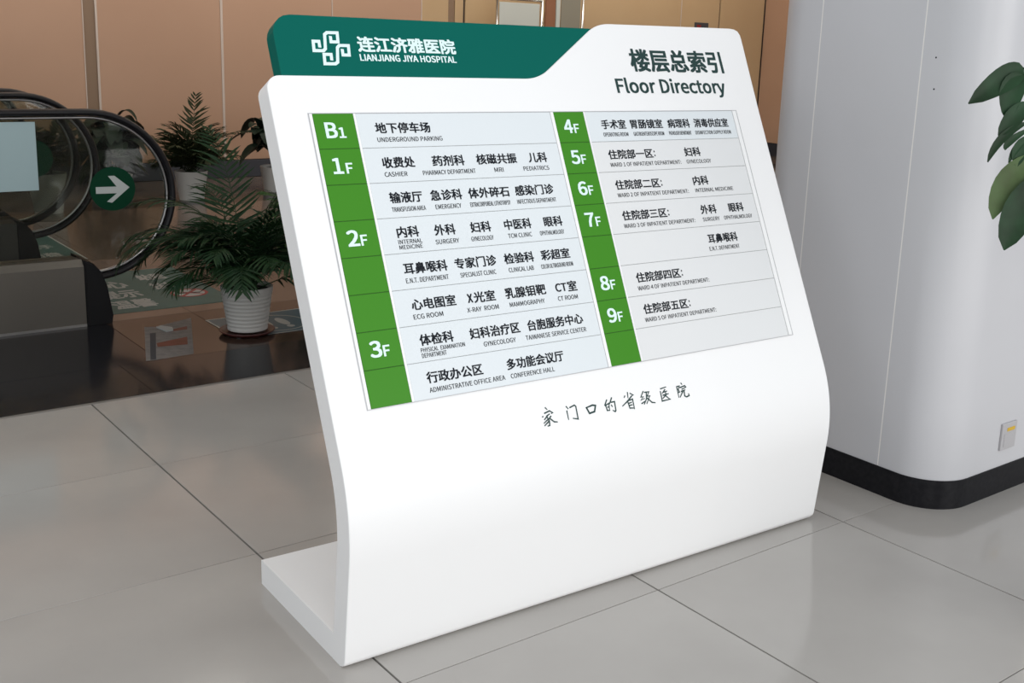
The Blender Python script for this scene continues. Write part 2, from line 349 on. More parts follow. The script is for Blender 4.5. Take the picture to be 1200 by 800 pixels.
for x0, x1 in ((-5.2, -2.4), (-2.398, .418)): tile(x0, x1, 1.2015, 1.958, 'granite_black', 'granite_slab')  # dark reflection of skirt and end cap, put into the slab colour
tile(.420, .849, 1.202, 1.958, 'marble_brown', 'stone_slab')
for i in range(1, 14):
    tile(i * T + .051, i * T + .849, 1.202, 1.958, 'marble_brown', 'stone_slab')
for yy0, yy1 in ((1.962, 3.158), (3.162, 4.358), (4.362, 5.4)):
    for i in range(-6, 14):
        if yy1 < 4.4 and i * T + .05 < -1.9: pass
        tile(i * T + .051, i * T + .849, yy0, yy1, 'marble_beige', 'stone_slab')
for i in range(-2, 14): tile(i * T + .051, i * T + .849, 5.402, 5.85, 'granite_black', 'granite_slab')
for i in range(-2, 14): tile(i * T + .051, i * T + .849, 5.852, 6.90, 'marble_beige', 'stone_slab')

# ------------------------------------------------------------------ SETTING: walls
YB = 6.93; HZ = 3.6
wb = struct('wall_back', bx(-6, 10.9, YB + .02, YB + .2, 0, HZ), M['wall_joint_dark'], label='tan panelled back wall of the hall')
def wpanel(x0, x1, m, y=YB, z0=0.17, z1=HZ): return obj('wall_panel', bx(x0, x1, y, y + .02, z0, z1, bev=.002), M[m], wb)
wpanel(-3.2, -0.9, 'wall_tan'); wpanel(-.89, 1.80, 'wall_tan')
wpanel(1.808, 1.908, 'wall_strip', y=YB + .008)
wpanel(1.926, 3.045, 'wall_tan'); wpanel(3.068, 4.2, 'wall_tan'); wpanel(4.21, 5.24, 'wall_tan')
wpanel(5.25, 5.58, 'wall_tan_yellow'); wpanel(5.585, 5.66, 'wall_strip', y=YB + .008); wpanel(5.665, 5.77, 'wall_tan_yellow')
wpanel(5.80, 7.10, 'wall_tan_yellow'); wpanel(7.105, 9.05, 'wall_tan_yellow'); wpanel(9.06, 9.74, 'wall_tan_yellow'); wpanel(9.765, 10.60, 'wall_tan_yellow')
for x0, x1 in ((1.80, 1.808), (1.908, 1.926), (3.045, 3.068), (4.2, 4.21), (5.24, 5.25), (9.05, 9.06)):
    obj('joint_cover', bx(x0, x1, YB - .004, YB + .02, .17, HZ), M['wall_joint_light'], wb)
bb = struct('baseboard_back', bx(-6, 10.62, YB - .02, YB + .02, 0, .165, bev=.004), M['base_grey'], label='dark grey stone baseboard along the back wall')
wr = struct('wall_right', bx(10.64, 10.9, -6, YB + .02, 0, HZ), M['wall_joint_dark'], label='brown panelled side wall beyond the pillar')
for k in range(8):
    obj('wall_panel', bx(10.62, 10.64, YB - 1.5 * (k + 1) + .004, YB - 1.5 * k - .004, .17, HZ, bev=.002), M['wall_tan'], wr)
struct('baseboard_right', bx(10.60, 10.64, -6, YB - .02, 0, .165), M['base_grey'], label='dark baseboard of the side wall')
ce = struct('ceiling', bx(-6, 10.9, .3, YB + .2, HZ, HZ + .15), M['ceiling'], label='flat ceiling over the inner hall')
for i, (x, y) in enumerate(((-1.5, .8), (1.5, .8), (4.5, .8), (7.5, .8), (1.5, 3.6), (4.5, 3.6), (7.5, 3.6), (4.2, 6.0), (8.6, 6.0), (9.6, 3.6))):
    obj('ceiling_lamp', bx(x - .3, x + .3, y - .3, y + .3, HZ - .012, HZ, bev=.003), M['lamp_glow'], ce)

# ------------------------------------------------------------------ SETTING: pillar (axis aligned, rounded corners, panel joints)
PX0, PX1, PY0, PY1 = 1.885, 2.755, -1.745, -0.875
def rrect(x0, x1, y0, y1, r, n=8):
    return (arc2(x0 + r, y0 + r, r, 180, 270, n) + arc2(x1 - r, y0 + r, r, 270, 360, n) + arc2(x1 - r, y1 - r, r, 0, 90, n) + arc2(x0 + r, y1 - r, r, 90, 180, n))
bm = bmesh.new(); prism(bm, rrect(PX0 + .006, PX1 - .006, PY0 + .006, PY1 - .006, .16), lambda p: (*p, 0), lambda p: (*p, HZ)); fixn(bm)
pl = obj('pillar', bm, M['pillar_core']); tag(pl, 'wide light grey clad pillar with rounded corners and black base', 'pillar')
def skin_panel(path, z0, z1, name, m, th=.006, parent=pl):
    bm = bmesh.new()
    P = [Vector(p) for p in path]; n = len(P); ring = []
    for i in range(n):
        d = (P[min(i + 1, n - 1)] - P[max(i - 1, 0)]).normalized(); nn = Vector((d.y, -d.x))
        a = P[i]; b_ = P[i] - nn * th
        ring.append([bm.verts.new((a.x, a.y, z0)), bm.verts.new((a.x, a.y, z1)), bm.verts.new((b_.x, b_.y, z1)), bm.verts.new((b_.x, b_.y, z0))])
    for a, b_ in zip(ring, ring[1:]):
        for j in range(4): bm.faces.new((a[j], a[(j + 1) % 4], b_[(j + 1) % 4], b_[j]))
    bm.faces.new(ring[0][::-1]); bm.faces.new(ring[-1]); fixn(bm)
    o = obj(name, bm, M[m], parent)
    for p in o.data.polygons: p.use_smooth = abs(p.normal.z) < .5
    o.data.set_sharp_from_angle(angle=R(40)); return o
rc = .16; k = .235; zt = .098
g_ = .0022
# corner panels and flats, walking counter-clockwise from the left face
for cx, cy, a0 in ((PX0, PY0, 180), (PX1, PY0, 270), (PX1, PY1, 0), (PX0, PY1, 90)):
    sx = 1 if cx == PX0 else -1; sy = 1 if cy == PY0 else -1
    c = (cx + sx * rc, cy + sy * rc)
    a = arc2(c[0], c[1], rc, a0, a0 + 90, 14)
    d0 = Vector((a[0][0] - c[0], a[0][1] - c[1])).normalized(); d1 = Vector((a[-1][0] - c[0], a[-1][1] - c[1])).normalized()
    s = (a[0][0] - d1.x * (k - rc - g_), a[0][1] - d1.y * (k - rc - g_)); e = (a[-1][0] - d0.x * (k - rc - g_), a[-1][1] - d0.y * (k - rc - g_))
    if (cx, cy) == (PX0, PY0): e = (PX1 - k - g_, PY0)
    skin_panel([s] + a + [e], zt, HZ, 'corner_panel', 'pillar')
for a, b_ in (((PX0, PY1 - k - g_), (PX0, PY0 + k + g_)), ((PX1, PY0 + k + g_), (PX1, PY1 - k - g_)), ((PX1 - k - g_, PY1), (PX0 + k + g_, PY1))):
    skin_panel([a, ((a[0] + b_[0]) / 2, (a[1] + b_[1]) / 2), b_], zt, HZ, 'flat_panel', 'pillar')
for x, y in ((PX0, PY0 + k), (PX0, PY1 - k)):
    obj('joint_bead', bx(x + .0005, x + .006, y - g_, y + g_, zt, HZ), M['pillar_joint'], pl)
for x in (PX1 - k,):
    obj('joint_bead', bx(x - g_, x + g_, PY0 + .0005, PY0 + .006, zt, HZ), M['pillar_joint'], pl)
bm = bmesh.new(); prism(bm, rrect(PX0 - .004, PX1 + .004, PY0 - .004, PY1 + .004, .164, 14), lambda p: (*p, 0), lambda p: (*p, zt))
bmesh.ops.recalc_face_normals(bm, faces=bm.faces[:])
o = obj('base_band', bm, M['base_black'], pl)
for p in o.data.polygons: p.use_smooth = abs(p.normal.z) < .5
o.data.set_sharp_from_angle(angle=R(40))
bm = bmesh.new()
for z, y in ((1.42, -1.585), (1.325, -1.59)):
    lathe(bm, [(0, 0), (.003, 0), (.003, .0015), (0, .0015)], 8)
bm.free()
for yy, z in ((-1.56, 1.44), (-1.565, 1.345)):
    bm = bmesh.new(); prism(bm, arc2(yy, z, .0028, 0, 330, 11), lambda p: (PX0 - .0006, p[0], p[1]), lambda p: (PX0 + .001, p[0], p[1])); fixn(bm)
    obj('screw_hole', bm, M['print_black'], pl)
# socket plate on the pillar
so = thing('wall_socket', 'small white socket plate with a yellow strip, low on the grey pillar', 'socket', (2.263, PY0, .205))
obj('plate', bx(-.045, .045, -.008, 0, -.047, .047, bev=.002), M['plate_plastic'], so)
obj('warning_strip', bx(-.016, .030, -.0095, -.0079, .018, .030), M['yellow'], so)
obj('face_insert', bx(-.03, .03, -.0095, -.0079, -.035, .010, bev=.0007), M['plate_plastic'], so)
# small dark plate on the back wall
wp = thing('wall_plate', 'small dark outlet plate on the tan back wall, just over the sign', 'outlet', (9.42, YB, 1.66))
obj('plate', bx(-.12, .12, -.02, 0, -.05, .05, bev=.004), M['paper_dark'], wp)
obj('red_label', bx(-.09, -.02, -.023, -.0199, -.03, .02), M['red'], wp)

# ------------------------------------------------------------------ DIRECTORY SIGN
O = Vector((-0.08204, -1.49754, 0)); YAW = -0.03586; W = 1.61784
A, Bk, Cc, D = -0.20514, 0.47765, 0.02336, -0.10189
PLD = 0.52888; TH = 0.066
sign = thing('directory_sign', 'large white L-shaped floor directory sign with green header board, leaning back', 'sign', tuple(O), YAW)
zk = (Cc - A) / (Bk - D); yk = A + Bk * zk
ul = Vector((D, 1)).normalized()      # (y, z) going up the lower leaf
uu = Vector((Bk, 1)).normalized()     # going up the upper leaf
nl = Vector((ul.y, -ul.x)); nu = Vector((uu.y, -uu.x))   # back-pointing normals
K = Vector((yk, zk)); ang = math.acos(ul.dot(uu)); tau = 0.125; RR = tau / math.tan(ang / 2)
L1 = (K - Vector((Cc, 0))).length
Sk = K.y / uu.y
ta = L1 - tau; tb = ta + RR * ang
cen = K - ul * tau + nl * RR
def flat2sign(x, t, d):
    """x along the width, t arc length up the front face, d depth behind the front face"""
    if d < .03 and t < .022: d += .020 * (1 - math.sqrt(max(0, 1 - (1 - max(t, 0) / .022) ** 2)))
    if t <= ta:
        p = Vector((Cc, 0)) + ul * t + nl * d
        if t < .0005: p = p - ul * (p.y / ul.y)
    elif t >= tb: p = K + uu * (tau + t - tb) + nu * d
    else:
        a = (t - ta) / RR; n = nl * math.cos(a) + Vector((nl.y * 0 + ul.x, ul.y)) * 0
        # rotate the radius vector about the centre
        ca, sa = math.cos(-a), math.sin(-a); r0 = -nl
        r = Vector((r0.x * ca - r0.y * sa, r0.x * sa + r0.y * ca))
        p = cen + r * (RR - d)
    return Vector((x, p.x, max(p.y, 0.0)))
def S2t(s): return tb + (s - Sk - tau)
def front(x, s, proud=0.0):
    p = K + uu * (s - Sk) - nu * proud
    return Vector((x, p.x, p.y))
# outline of the white panel in (x, t)
SB = 1.40
up = [(W, S2t(SB)), (1.6215, S2t(1.6285)), (1.6205, S2t(1.645)), (1.613, S2t(1.658)), (1.600, S2t(1.664)), (1.580, S2t(1.6665)),
      ] + [(x, S2t(y)) for x, y in arc2(1.087, 1.661 - .15, .15, 90, 124.9, 9)] + [(x, S2t(y)) for x, y in arc2(.741, 1.4865 + .15, .15, -55.1, -90, 9)] + \
     [(x, S2t(y)) for x, y in arc2(.036, 1.4865 - .036, .036, 90, 180, 7)] + [(0, S2t(SB))]
bm = bmesh.new()
ts = [0.0, .001, .0025, .005, 0.009, .014, 0.022, .06, .15, ta - .001] + [ta + (tb - ta) * i / 16 for i in range(17)] + [S2t(.62), S2t(.9), S2t(1.15), S2t(SB)]
def xr(t): return W - (0.016 * (1 - min(1, t / .02)) ** 2)
low = [(0.0, t) for t in ts]; rgt = [(xr(t), t) for t in ts]
rows = []
for d in (0, TH):
    rows.append(([bm.verts.new((p[0], p[1], d)) for p in low], [bm.verts.new((p[0], p[1], d)) for p in rgt], [bm.verts.new((p[0], p[1], d)) for p in up[1:-1]]))
for si, (a, b_, c) in enumerate(rows):
    for i in range(len(ts) - 1):
        f = [a[i], b_[i], b_[i + 1], a[i + 1]]; bm.faces.new(f if si == 0 else f[::-1])
    f = [a[-1], b_[-1]] + c; bm.faces.new(f if si == 0 else f[::-1])
(a0, b0, c0), (a1, b1, c1) = rows
loop0 = a0[::-1] + b0 + c0; loop1 = a1[::-1] + b1 + c1; n = len(loop0)
for i in range(n): bm.faces.new((loop0[i], loop0[(i + 1) % n], loop1[(i + 1) % n], loop1[i]))
fixn(bm)
es = [e for e in bm.edges if len(e.link_faces) == 2 and e.calc_face_angle(0) > R(60) and abs(e.verts[0].co.z - e.verts[1].co.z) < 1e-6 and not (e.verts[0].co.y < 1e-5 and e.verts[1].co.y < 1e-5)]
bmesh.ops.bevel(bm, geom=es, offset=.0028, segments=2, affect='EDGES', profile=.5)
for v in bm.verts: v.co = flat2sign(v.co.x, v.co.y, v.co.z)
fixn(bm)
sp = obj('sign_panel', bm, M['sign_white'], sign)
for p in sp.data.polygons: p.use_smooth = True
sp.data.set_sharp_from_angle(angle=R(22))
# base foot running back from the panel
yb0 = Cc + nl.x * TH; FT = .068
def backy(z): return Cc + nl.x * TH + (z - nl.y * TH) * D
bm = bmesh.new()
prof = [(backy(0) - .004, 0), (PLD, 0), (PLD, FT), (backy(FT) - .004, FT)]
prism(bm, prof, lambda p: (0.0004, p[0], p[1]), lambda p: (W - .0004, p[0], p[1])); fixn(bm)
es = [e for e in bm.edges if all(v.co.y > .3 for v in e.verts)]
bmesh.ops.bevel(bm, geom=es, offset=.004, segments=2, affect='EDGES', profile=.5)
obj('base_plate', bm, M['sign_white'], sign)
# green header board
bm = bmesh.new()
GP = [(.044, 1.475), (.044, 1.588)] + [(.044 + .052 - .052 * math.cos(R(q)), 1.590 + .056 * math.sin(R(q))) for q in (10, 25, 40, 55, 70, 90)] + [(1.045, 1.646), (1.045, 1.58), (.93, 1.475)]
prism(bm, GP, lambda p: front(p[0], p[1], -.006), lambda p: front(p[0], p[1], -.052)); fixn(bm)
bmesh.ops.bevel(bm, geom=[e for e in bm.edges if len(e.link_faces) == 2 and e.calc_face_angle(0) > R(60) and abs((e.verts[0].co - e.verts[1].co).dot(Vector((0, nu.x, nu.y)))) < 1e-5], offset=.0012, segments=1, affect='EDGES')
hb = obj('header_board', bm, M['board_green'], sign)
hf = lambda x, s: front(x, s, -.0056)
bm = bmesh.new()
letters(bm, '连江济雅医院', .259, .543, 1.574, .042, hf, .0016, .0011)
letters(bm, 'LIANJIANG JIYA HOSPITAL', .259, .538, 1.5385, .0185, hf, .0008, .0005)
obj('lettering', bm, M['print_white'], hb)
EA = [(0.1568, 1.5640), (0.1572, 1.5777), (0.1422, 1.5777), (0.1398, 1.5532), (0.1646, 1.5534), (0.1707, 1.5591), (0.1762, 1.5964), (0.1834, 1.6017), (0.2107, 1.602), (0.2080, 1.5778), (0.1895, 1.5776), (0.1905, 1.5905)]
EB = [(0.2152, 1.5570), (0.2145, 1.5438), (0.2313, 1.5438), (0.2340, 1.5689), (0.2093, 1.5686), (0.2034, 1.5629), (0.1962, 1.5246), (0.1892, 1.5199), (0.1615, 1.5196), (0.1642, 1.5442), (0.1826, 1.5442), (0.1816, 1.5310)]
bm = bmesh.new()
for P in (EA, EB): stroke(bm, P, .0080, hf)
obj('emblem', bm, M['print_white'], hb)
# title and slogan
bm = bmesh.new(); ff = lambda x, s: front(x, s, .0005)
letters(bm, '楼层总索引', 1.131, 1.507, 1.548, .073, ff, .0024, .0017)
letters(bm, 'Floor Directory', 1.056, 1.493, 1.4625, .061, ff, .0016, .0012)
obj('title_lettering', bm, M['print_dark_green'], sp)
SLOGAN = [[(0.5706, 0.5961), (0.5747, 0.5909)], [(0.5584, 0.5752), (0.5561, 0.5743)], [(0.5647, 0.5824), (0.5812, 0.5861), (0.5896, 0.5801), (0.5852, 0.5786)], [(0.5692, 0.5743), (0.5791, 0.5782)], [(0.5728, 0.5755), (0.5605, 0.5666)], [(0.5698, 0.5724), (0.5744, 0.5606), (0.5726, 0.5499), (0.5668, 0.549)], [(0.5726, 0.5664), (0.5571, 0.558)], [(0.5733, 0.5607), (0.5576, 0.5515)], [(0.5819, 0.5722), (0.5734, 0.5653)], [(0.5763, 0.5676), (0.5888, 0.5563), (0.5974, 0.5548)], [(0.6348, 0.5885), (0.6394, 0.5821)], [(0.634, 0.5774), (0.6336, 0.5551)], [(0.645, 0.584), (0.661, 0.588), (0.6646, 0.5845), (0.6634, 0.551), (0.6485, 0.5554)], [(0.6969, 0.5755), (0.7029, 0.5594), (0.7199, 0.5613), (0.727, 0.5763), (0.7177, 0.5788), (0.6969, 0.5755)], [(0.7671, 0.5851), (0.7574, 0.5723), (0.7601, 0.569), (0.7615, 0.5573), (0.7696, 0.5564)], [(0.7609, 0.5718), (0.7714, 0.5749), (0.7691, 0.557)], [(0.765, 0.5654), (0.77, 0.5659)], [(0.7844, 0.5881), (0.777, 0.5778), (0.7734, 0.5736)], [(0.7791, 0.5765), (0.7911, 0.5765), (0.7891, 0.5528), (0.786, 0.5504), (0.7799, 0.5543)], [(0.7781, 0.569), (0.7805, 0.5647)], [(0.8406, 0.5937), (0.8385, 0.5792)], [(0.8294, 0.5859), (0.8261, 0.582)], [(0.8484, 0.5899), (0.8578, 0.584), (0.8517, 0.5824)], [(0.8502, 0.5809), (0.8324, 0.5697), (0.8142, 0.5604)], [(0.8345, 0.5693), (0.8368, 0.5506)], [(0.8363, 0.5717), (0.8525, 0.5735), (0.8514, 0.5474)], [(0.8375, 0.5645), (0.8468, 0.5656)], [(0.8379, 0.5583), (0.8474, 0.5589)], [(0.837, 0.5515), (0.8508, 0.5492)], [(0.894, 0.5881), (0.8818, 0.5741), (0.8907, 0.5736), (0.8793, 0.5657), (0.8927, 0.5688)], [(0.88, 0.5568), (0.8926, 0.5609)], [(0.8976, 0.5849), (0.9133, 0.5842), (0.9043, 0.5732), (0.9133, 0.5727), (0.8973, 0.554)], [(0.9038, 0.583), (0.9003, 0.5676), (0.8882, 0.5537)], [(0.9019, 0.5692), (0.9158, 0.5545), (0.9265, 0.5519)], [(0.9553, 0.5858), (0.9758, 0.588)], [(0.9532, 0.5789), (0.952, 0.5523), (0.9825, 0.5528)], [(0.9703, 0.5817), (0.9583, 0.5728)], [(0.9638, 0.5755), (0.9757, 0.5763)], [(0.9589, 0.5673), (0.9792, 0.5686)], [(0.9699, 0.5727), (0.9706, 0.5673), (0.9563, 0.5588)], [(0.9684, 0.564), (0.9783, 0.5544)], [(1.0141, 0.5822), (1.0134, 0.5533)], [(1.0144, 0.583), (1.024, 0.5834), (1.0176, 0.5744), (1.02, 0.5668), (1.0149, 0.5657)], [(1.0322, 0.5903), (1.0345, 0.5863)], [(1.0249, 0.5787), (1.0437, 0.5813), (1.0461, 0.5773), (1.0418, 0.5752)], [(1.0304, 0.5733), (1.0392, 0.5747)], [(1.0262, 0.5676), (1.0413, 0.5698)], [(1.0319, 0.5667), (1.0179, 0.5526)], [(1.037, 0.5678), (1.035, 0.5535), (1.041, 0.5499), (1.0513, 0.5519), (1.0506, 0.5575)]]
si_ = 0
for cnt in (10, 3, 1, 6, 9, 5, 7, 8):
    bm = bmesh.new()
    for k_, P in enumerate(SLOGAN[si_:si_ + cnt]): stroke(bm, P, .0048 if cnt == 1 else .0037, lambda x, s_: front(x, s_, .0005 + .00006 * k_), .7)
    si_ += cnt; obj('lettering', bm, M['print_dark_green'], sp)
# insert table: rail frame, green number plates, white name strips
def slab(x0, x1, s0, s1, p0, p1, m, name, parent, bev=.0006):
    bm = bmesh.new(); prism(bm, [(x0, s0), (x1, s0), (x1, s1), (x0, s1)], lambda p: front(p[0], p[1], p0), lambda p: front(p[0], p[1], p1)); fixn(bm)
    if bev: bmesh.ops.bevel(bm, geom=bm.edges[:], offset=bev, segments=1, affect='EDGES')
    return obj(name, bm, M[m], parent)
TX0, TX1, TS0, TS1 = .0885, 1.5135, .6685, 1.3885; RH = (TS1 - TS0) / 8
slab(TX0, TX1, TS0, TS1, 0.0, .0004, 'joint_dark', 'backing_sheet', sign, 0)
for x0, x1 in ((.0982, .2042), (.8078, .9112)): slab(x0, x1, TS0, TS1, 0.0002, .0009, 'joint_green', 'column_backing', sign, 0)
for x0, x1 in ((TX0 - .001, TX0 + .0008), (TX1 - .0010, TX1 + .0010)): slab(x0, x1, TS0, TS1, 0, .0022, 'alu', 'frame_rail', sign, 0)
for s0, s1 in ((TS0 - .0012, TS0 + .0006), (TS1 - .0006, TS1 + .0012)): slab(TX0 - .001, TX1 + .001, s0, s1, 0, .0022, 'alu', 'frame_rail', sign, 0)
for x0, x1 in ((TX0 + .0012, .0972), (.2045, .2105), (.7975, .8072), (.9115, .9165), (1.4965, TX1 - .0018)): slab(x0, x1, TS0 + .0008, TS1 - .0008, 0.0003, .0022, 'sign_white', 'divider_rail', sign, 0)
CN = 0.0285; CN_DY = 0.006; EN_DY = -.0242
left = {
 0: [('地下停车场', .256, .411, 'UNDERGROUND PARKING', .256, .440)],
 1: [('收费处', .256, .346, 'CASHIER', .256, .319), ('药剂科', .396, .491, 'PHARMACY DEPARTMENT', .363, .518), ('核磁共振', .527, .653, 'MRI', .576, .604), ('儿科', .691, .752, 'PEDIATRICS', .668, .752)],
 2: [('输液厅', .256, .347, 'TRANSFUSION AREA', .256, .350), ('急诊科', .370, .462, 'EMERGENCY', .378, .453), ('体外碎石', .481, .607, 'EXTRACORPOREAL LITHOTRIPSY', .480, .603), ('感染门诊', .625, .750, 'INFECTIOUS DEPARTMENT', .625, .751)],
 3: [('内科', .256, .317, 'INTERNAL', .255, .321), ('外科', .360, .421, 'SURGERY', .357, .425), ('妇科', .465, .527, 'GYNECOLOGY', .461, .528), ('中医科', .568, .653, 'TCM CLINIC', .573, .648), ('眼科', .694, .755, 'OPHTHALMOLOGY', .674, .753)],
 4: [('耳鼻喉科', .254, .376, 'E.N.T. DEPARTMENT', .254, .373), ('专家门诊', .397, .521, 'SPECIALIST CLINIC', .407, .513), ('检验科', .545, .638, 'CLINICAL LAB', .552, .630), ('彩超室', .661, .755, 'COLOR ULTRASOUND ROOM', .654, .758)],
 5: [('心电图室', .255, .379, 'ECG ROOM', .254, .336), ('X光室', .411, .496, 'X-RAY  ROOM', .405, .498), ('乳腺钼靶', .525, .652, 'MAMMOGRAPHY', .532, .641), ('CT室', .682, .755, 'CT ROOM', .684, .749)],
 6: [('体检科', .257, .351, 'PHYSICAL  EXAMINATION', .255, .378), ('妇科治疗区', .397, .547, 'GYNECOLOGY', .431, .527), ('台胞服务中心', .571, .749, 'TAIWANESE SERVICE CENTER', .558, .752)],
 7: [('行政办公区', .255, .413, 'ADMINISTRATIVE OFFICE AREA', .256, .472), ('多功能会议厅', .484, .661, 'CONFERENCE HALL', .489, .624)]}
right = {
 0: [('手术室', .966, 1.056, 'OPERATING ROOM', .966, 1.057), ('胃肠镜室', 1.073, 1.196, 'GASTROENTEROSCOPE ROOM', 1.077, 1.194), ('病理科', 1.216, 1.305, 'PATHOLOGY DEPARTMENT', 1.214, 1.303), ('消毒供应室', 1.322, 1.465, 'DISINFECTION SUPPLY ROOM', 1.320, 1.468)],
 1: [('住院部一区:', .965, 1.142, 'WARD 1 OF INPATIENT DEPARTMENT:', .965, 1.233), ('妇科', 1.255, 1.320, 'GYNECOLOGY', 1.255, 1.354)],
 2: [('住院部二区:', .964, 1.141, 'WARD 2 OF INPATIENT DEPARTMENT:', .965, 1.234), ('内科', 1.261, 1.323, 'INTERNAL MEDICINE', 1.262, 1.417)],
 3: [('住院部三区:', .963, 1.140, 'WARD 3 OF INPATIENT DEPARTMENT:', .962, 1.232), ('外科', 1.263, 1.327, 'SURGERY', 1.263, 1.331), ('眼科', 1.378, 1.441, 'OPHTHALMOLOGY', 1.350, 1.468)],
 4: [('耳鼻喉科', 1.264, 1.385, 'E.N.T. DEPARTMENT', 1.261, 1.384)],
 5: [('住院部四区:', .960, 1.136, 'WARD 4 OF INPATIENT DEPARTMENT:', .959, 1.229)],
 6: [('住院部五区:', .960, 1.137, 'WARD 5 OF INPATIENT DEPARTMENT:', .958, 1.228)], 7: []}
second = {3: ('MEDICINE', .255, .319), 6: ('DEPARTMENT', .255, .323)}
tf = lambda x, s: front(x, s, .00195)
nums_l = {0: 'B1', 1: '1F', 3: '2F', 6: '3F'}; nums_r = {0: '4F', 1: '5F', 2: '6F', 3: '7F', 5: '8F', 6: '9F'}
for side, (gx0, gx1, wx0, wx1, data, nums) in enumerate(((.0985, .2040, .2110, .7965, left, nums_l), (.8080, .9110, .9170, 1.4950, right, nums_r))):
    for r in range(8):
        s1 = TS1 - r * RH - .0006; s0 = TS1 - (r + 1) * RH + .0006; mid = (s0 + s1) / 2
        gp = slab(gx0, gx1, s0 + .0003, s1 - .0001, .0003, .0020, 'plate_green', 'number_plate', sign)
        if r in nums:
            t = nums[r]; x = gx0; bm = bmesh.new(); gf = lambda a, b_: front(a, b_, .0024)
            c = mid + .002
            letters(bm, t[0], x + .0245, x + (.0555 if t[0] != '1' else .0515), c, .0400, gf, .0015, .0011)
            letters(bm, t[1], x + .0585, x + .0765, c - .0065, .0268, gf, .0011, .0008)
            obj('lettering', bm, M['print_white'], gp)
        st = slab(wx0, wx1, s0, s1, .0003, .0015, 'strip_white' if side == 0 or r == 0 else 'strip_warm', 'name_strip', sign)
        if data[r]:
            for cn, a, b_, en, c, d in data[r]:
                bm = bmesh.new(); two = side == 0 and r in second and cn in ('内科', '体检科')
                letters(bm, cn, a, b_, mid + CN_DY + (.002 if two else 0), CN, tf, .00085, .0006)
                if two:
                    letters(bm, en, c, d, mid - .0165, .0108, tf, .00018, .0001)
                    letters(bm, second[r][0], second[r][1], second[r][2], mid - .0300, .0108, tf, .00018, 0.0001)
                else:
                    letters(bm, en, c, d, mid + EN_DY, .0122, tf, .00018, .0001)
                obj('lettering', bm, M['print_black'], st)

# ------------------------------------------------------------------ ESCALATORS
EXL = -2.6
def balustrade(par, y, flip, arrow=True):
    """one side: skirt, end cap, glass pane, bright profile, handrail (coordinates relative to par)"""
    s = 1 if not flip else -1
    y0, y1 = sorted((y - s * .12, y + s * .10))
    bm = bmesh.new(); yy = y - s * .12
    prism(bm, [(y0 , 0), (y1, 0), (y1, .31), (y0 + (.03 if not flip else 0), .325), (y0, .295)] if not flip else [(y0, 0), (y1, 0), (y1, .295), (y1 - .03, .325), (y0, .31)], lambda p: (EXL, p[0], p[1]), lambda p: (.325, p[0], p[1])); fixn(bm)
    obj('skirt_panel', bm, M['steel' if not flip else 'steel_dark'], par)
    obj('skirt_foot_strip', bx(EXL, .325, y0 - .002, y1 + .002, 0, .012), M['alu_bright'], par)
    bm = bmesh.new()
    prism(bm, [(.326, 0), (.445, 0), (.452, .04), (.430, .19), (.405, .262), (.370, .305), (.326, .325)], lambda p: (p[0], y0 - .004, p[1]), lambda p: (p[0], y1 + .004, p[1])); fixn(bm)
    bmesh.ops.bevel(bm, geom=[e for e in bm.edges if abs(e.verts[0].co.y - e.verts[1].co.y) < .01 and e.calc_length() > .02], offset=.006, segments=2, affect='EDGES')
    obj('end_cap', bm, M['black_plastic'], par)
    cx, cz, rr = .40, .615, .402
    # glass pane
    out = [(EXL, .30), (.36, .30)] + [(cx + (rr - .032) * math.cos(R(a)), cz + (rr - .032) * math.sin(R(a))) for a in range(-62, 91, 8)] + [(EXL, cz + rr - .032)]
    bm = bmesh.new(); prism(bm, out, lambda p: (p[0], y - .005, p[1]), lambda p: (p[0], y + .005, p[1])); fixn(bm)
    gp = obj('glass_pane', bm, M['glass'], par)
    path = [(EXL, y, cz + rr)] + [(x, y, cz + rr) for x in (-1.5, -.5, 0, .2)] + [(cx + rr * math.cos(R(a)), y, cz + rr * math.sin(R(a))) for a in range(90, -91, -6)] + [(.34, y, cz - rr + .002)]
    bm = bmesh.new(); tube(bm, path, .0170, 12, up=Vector((0, 1, 0)), ry=.0170)
    for v in bm.verts: v.co.y = y + (v.co.y - y) * 2.2
    hr = obj('handrail', bm, M['rubber'], par, smooth=True)
    path2 = [(EXL, y, cz + rr - .025)] + [(x, y, cz + rr - .025) for x in (-1.5, -.5, 0, .2)] + [(cx + (rr - .025) * math.cos(R(a)), y, cz + (rr - .025) * math.sin(R(a))) for a in range(90, -91, -6)]
    bm = bmesh.new(); tube(bm, path2, .0075, 8, up=Vector((0, 1, 0)))
    for v in bm.verts: v.co.y = y + (v.co.y - y) * 1.9
    obj('handrail_profile', bm, M['alu_bright'], par, smooth=True)
    return gp
esc = []
for i, (ya, yb, lab) in enumerate(((2.05, 3.30, 'nearer escalator with black handrail loops, glass sides and steel skirt'), (3.70, 4.92, 'escalator behind the nearer one, mostly hidden by its glass'))):
    e = thing('escalator', lab, 'escalator', (0, ya, 0), group=None)
    balustrade(e, 0, False); balustrade(e, yb - ya, True)
    obj('landing_plate', bx(EXL, .34, .11, yb - ya - .11, 0, .02, bev=.003), M['steel_dark'], e)
    bm = bmesh.new()
    for q in range(30):
        x = -.9 + q * .04; box(bm, x, x + .012, .14, yb - ya - .14, .02, .024)
    o = obj('grip_ribs', bm, M['steel'], e)
    esc.append(e)
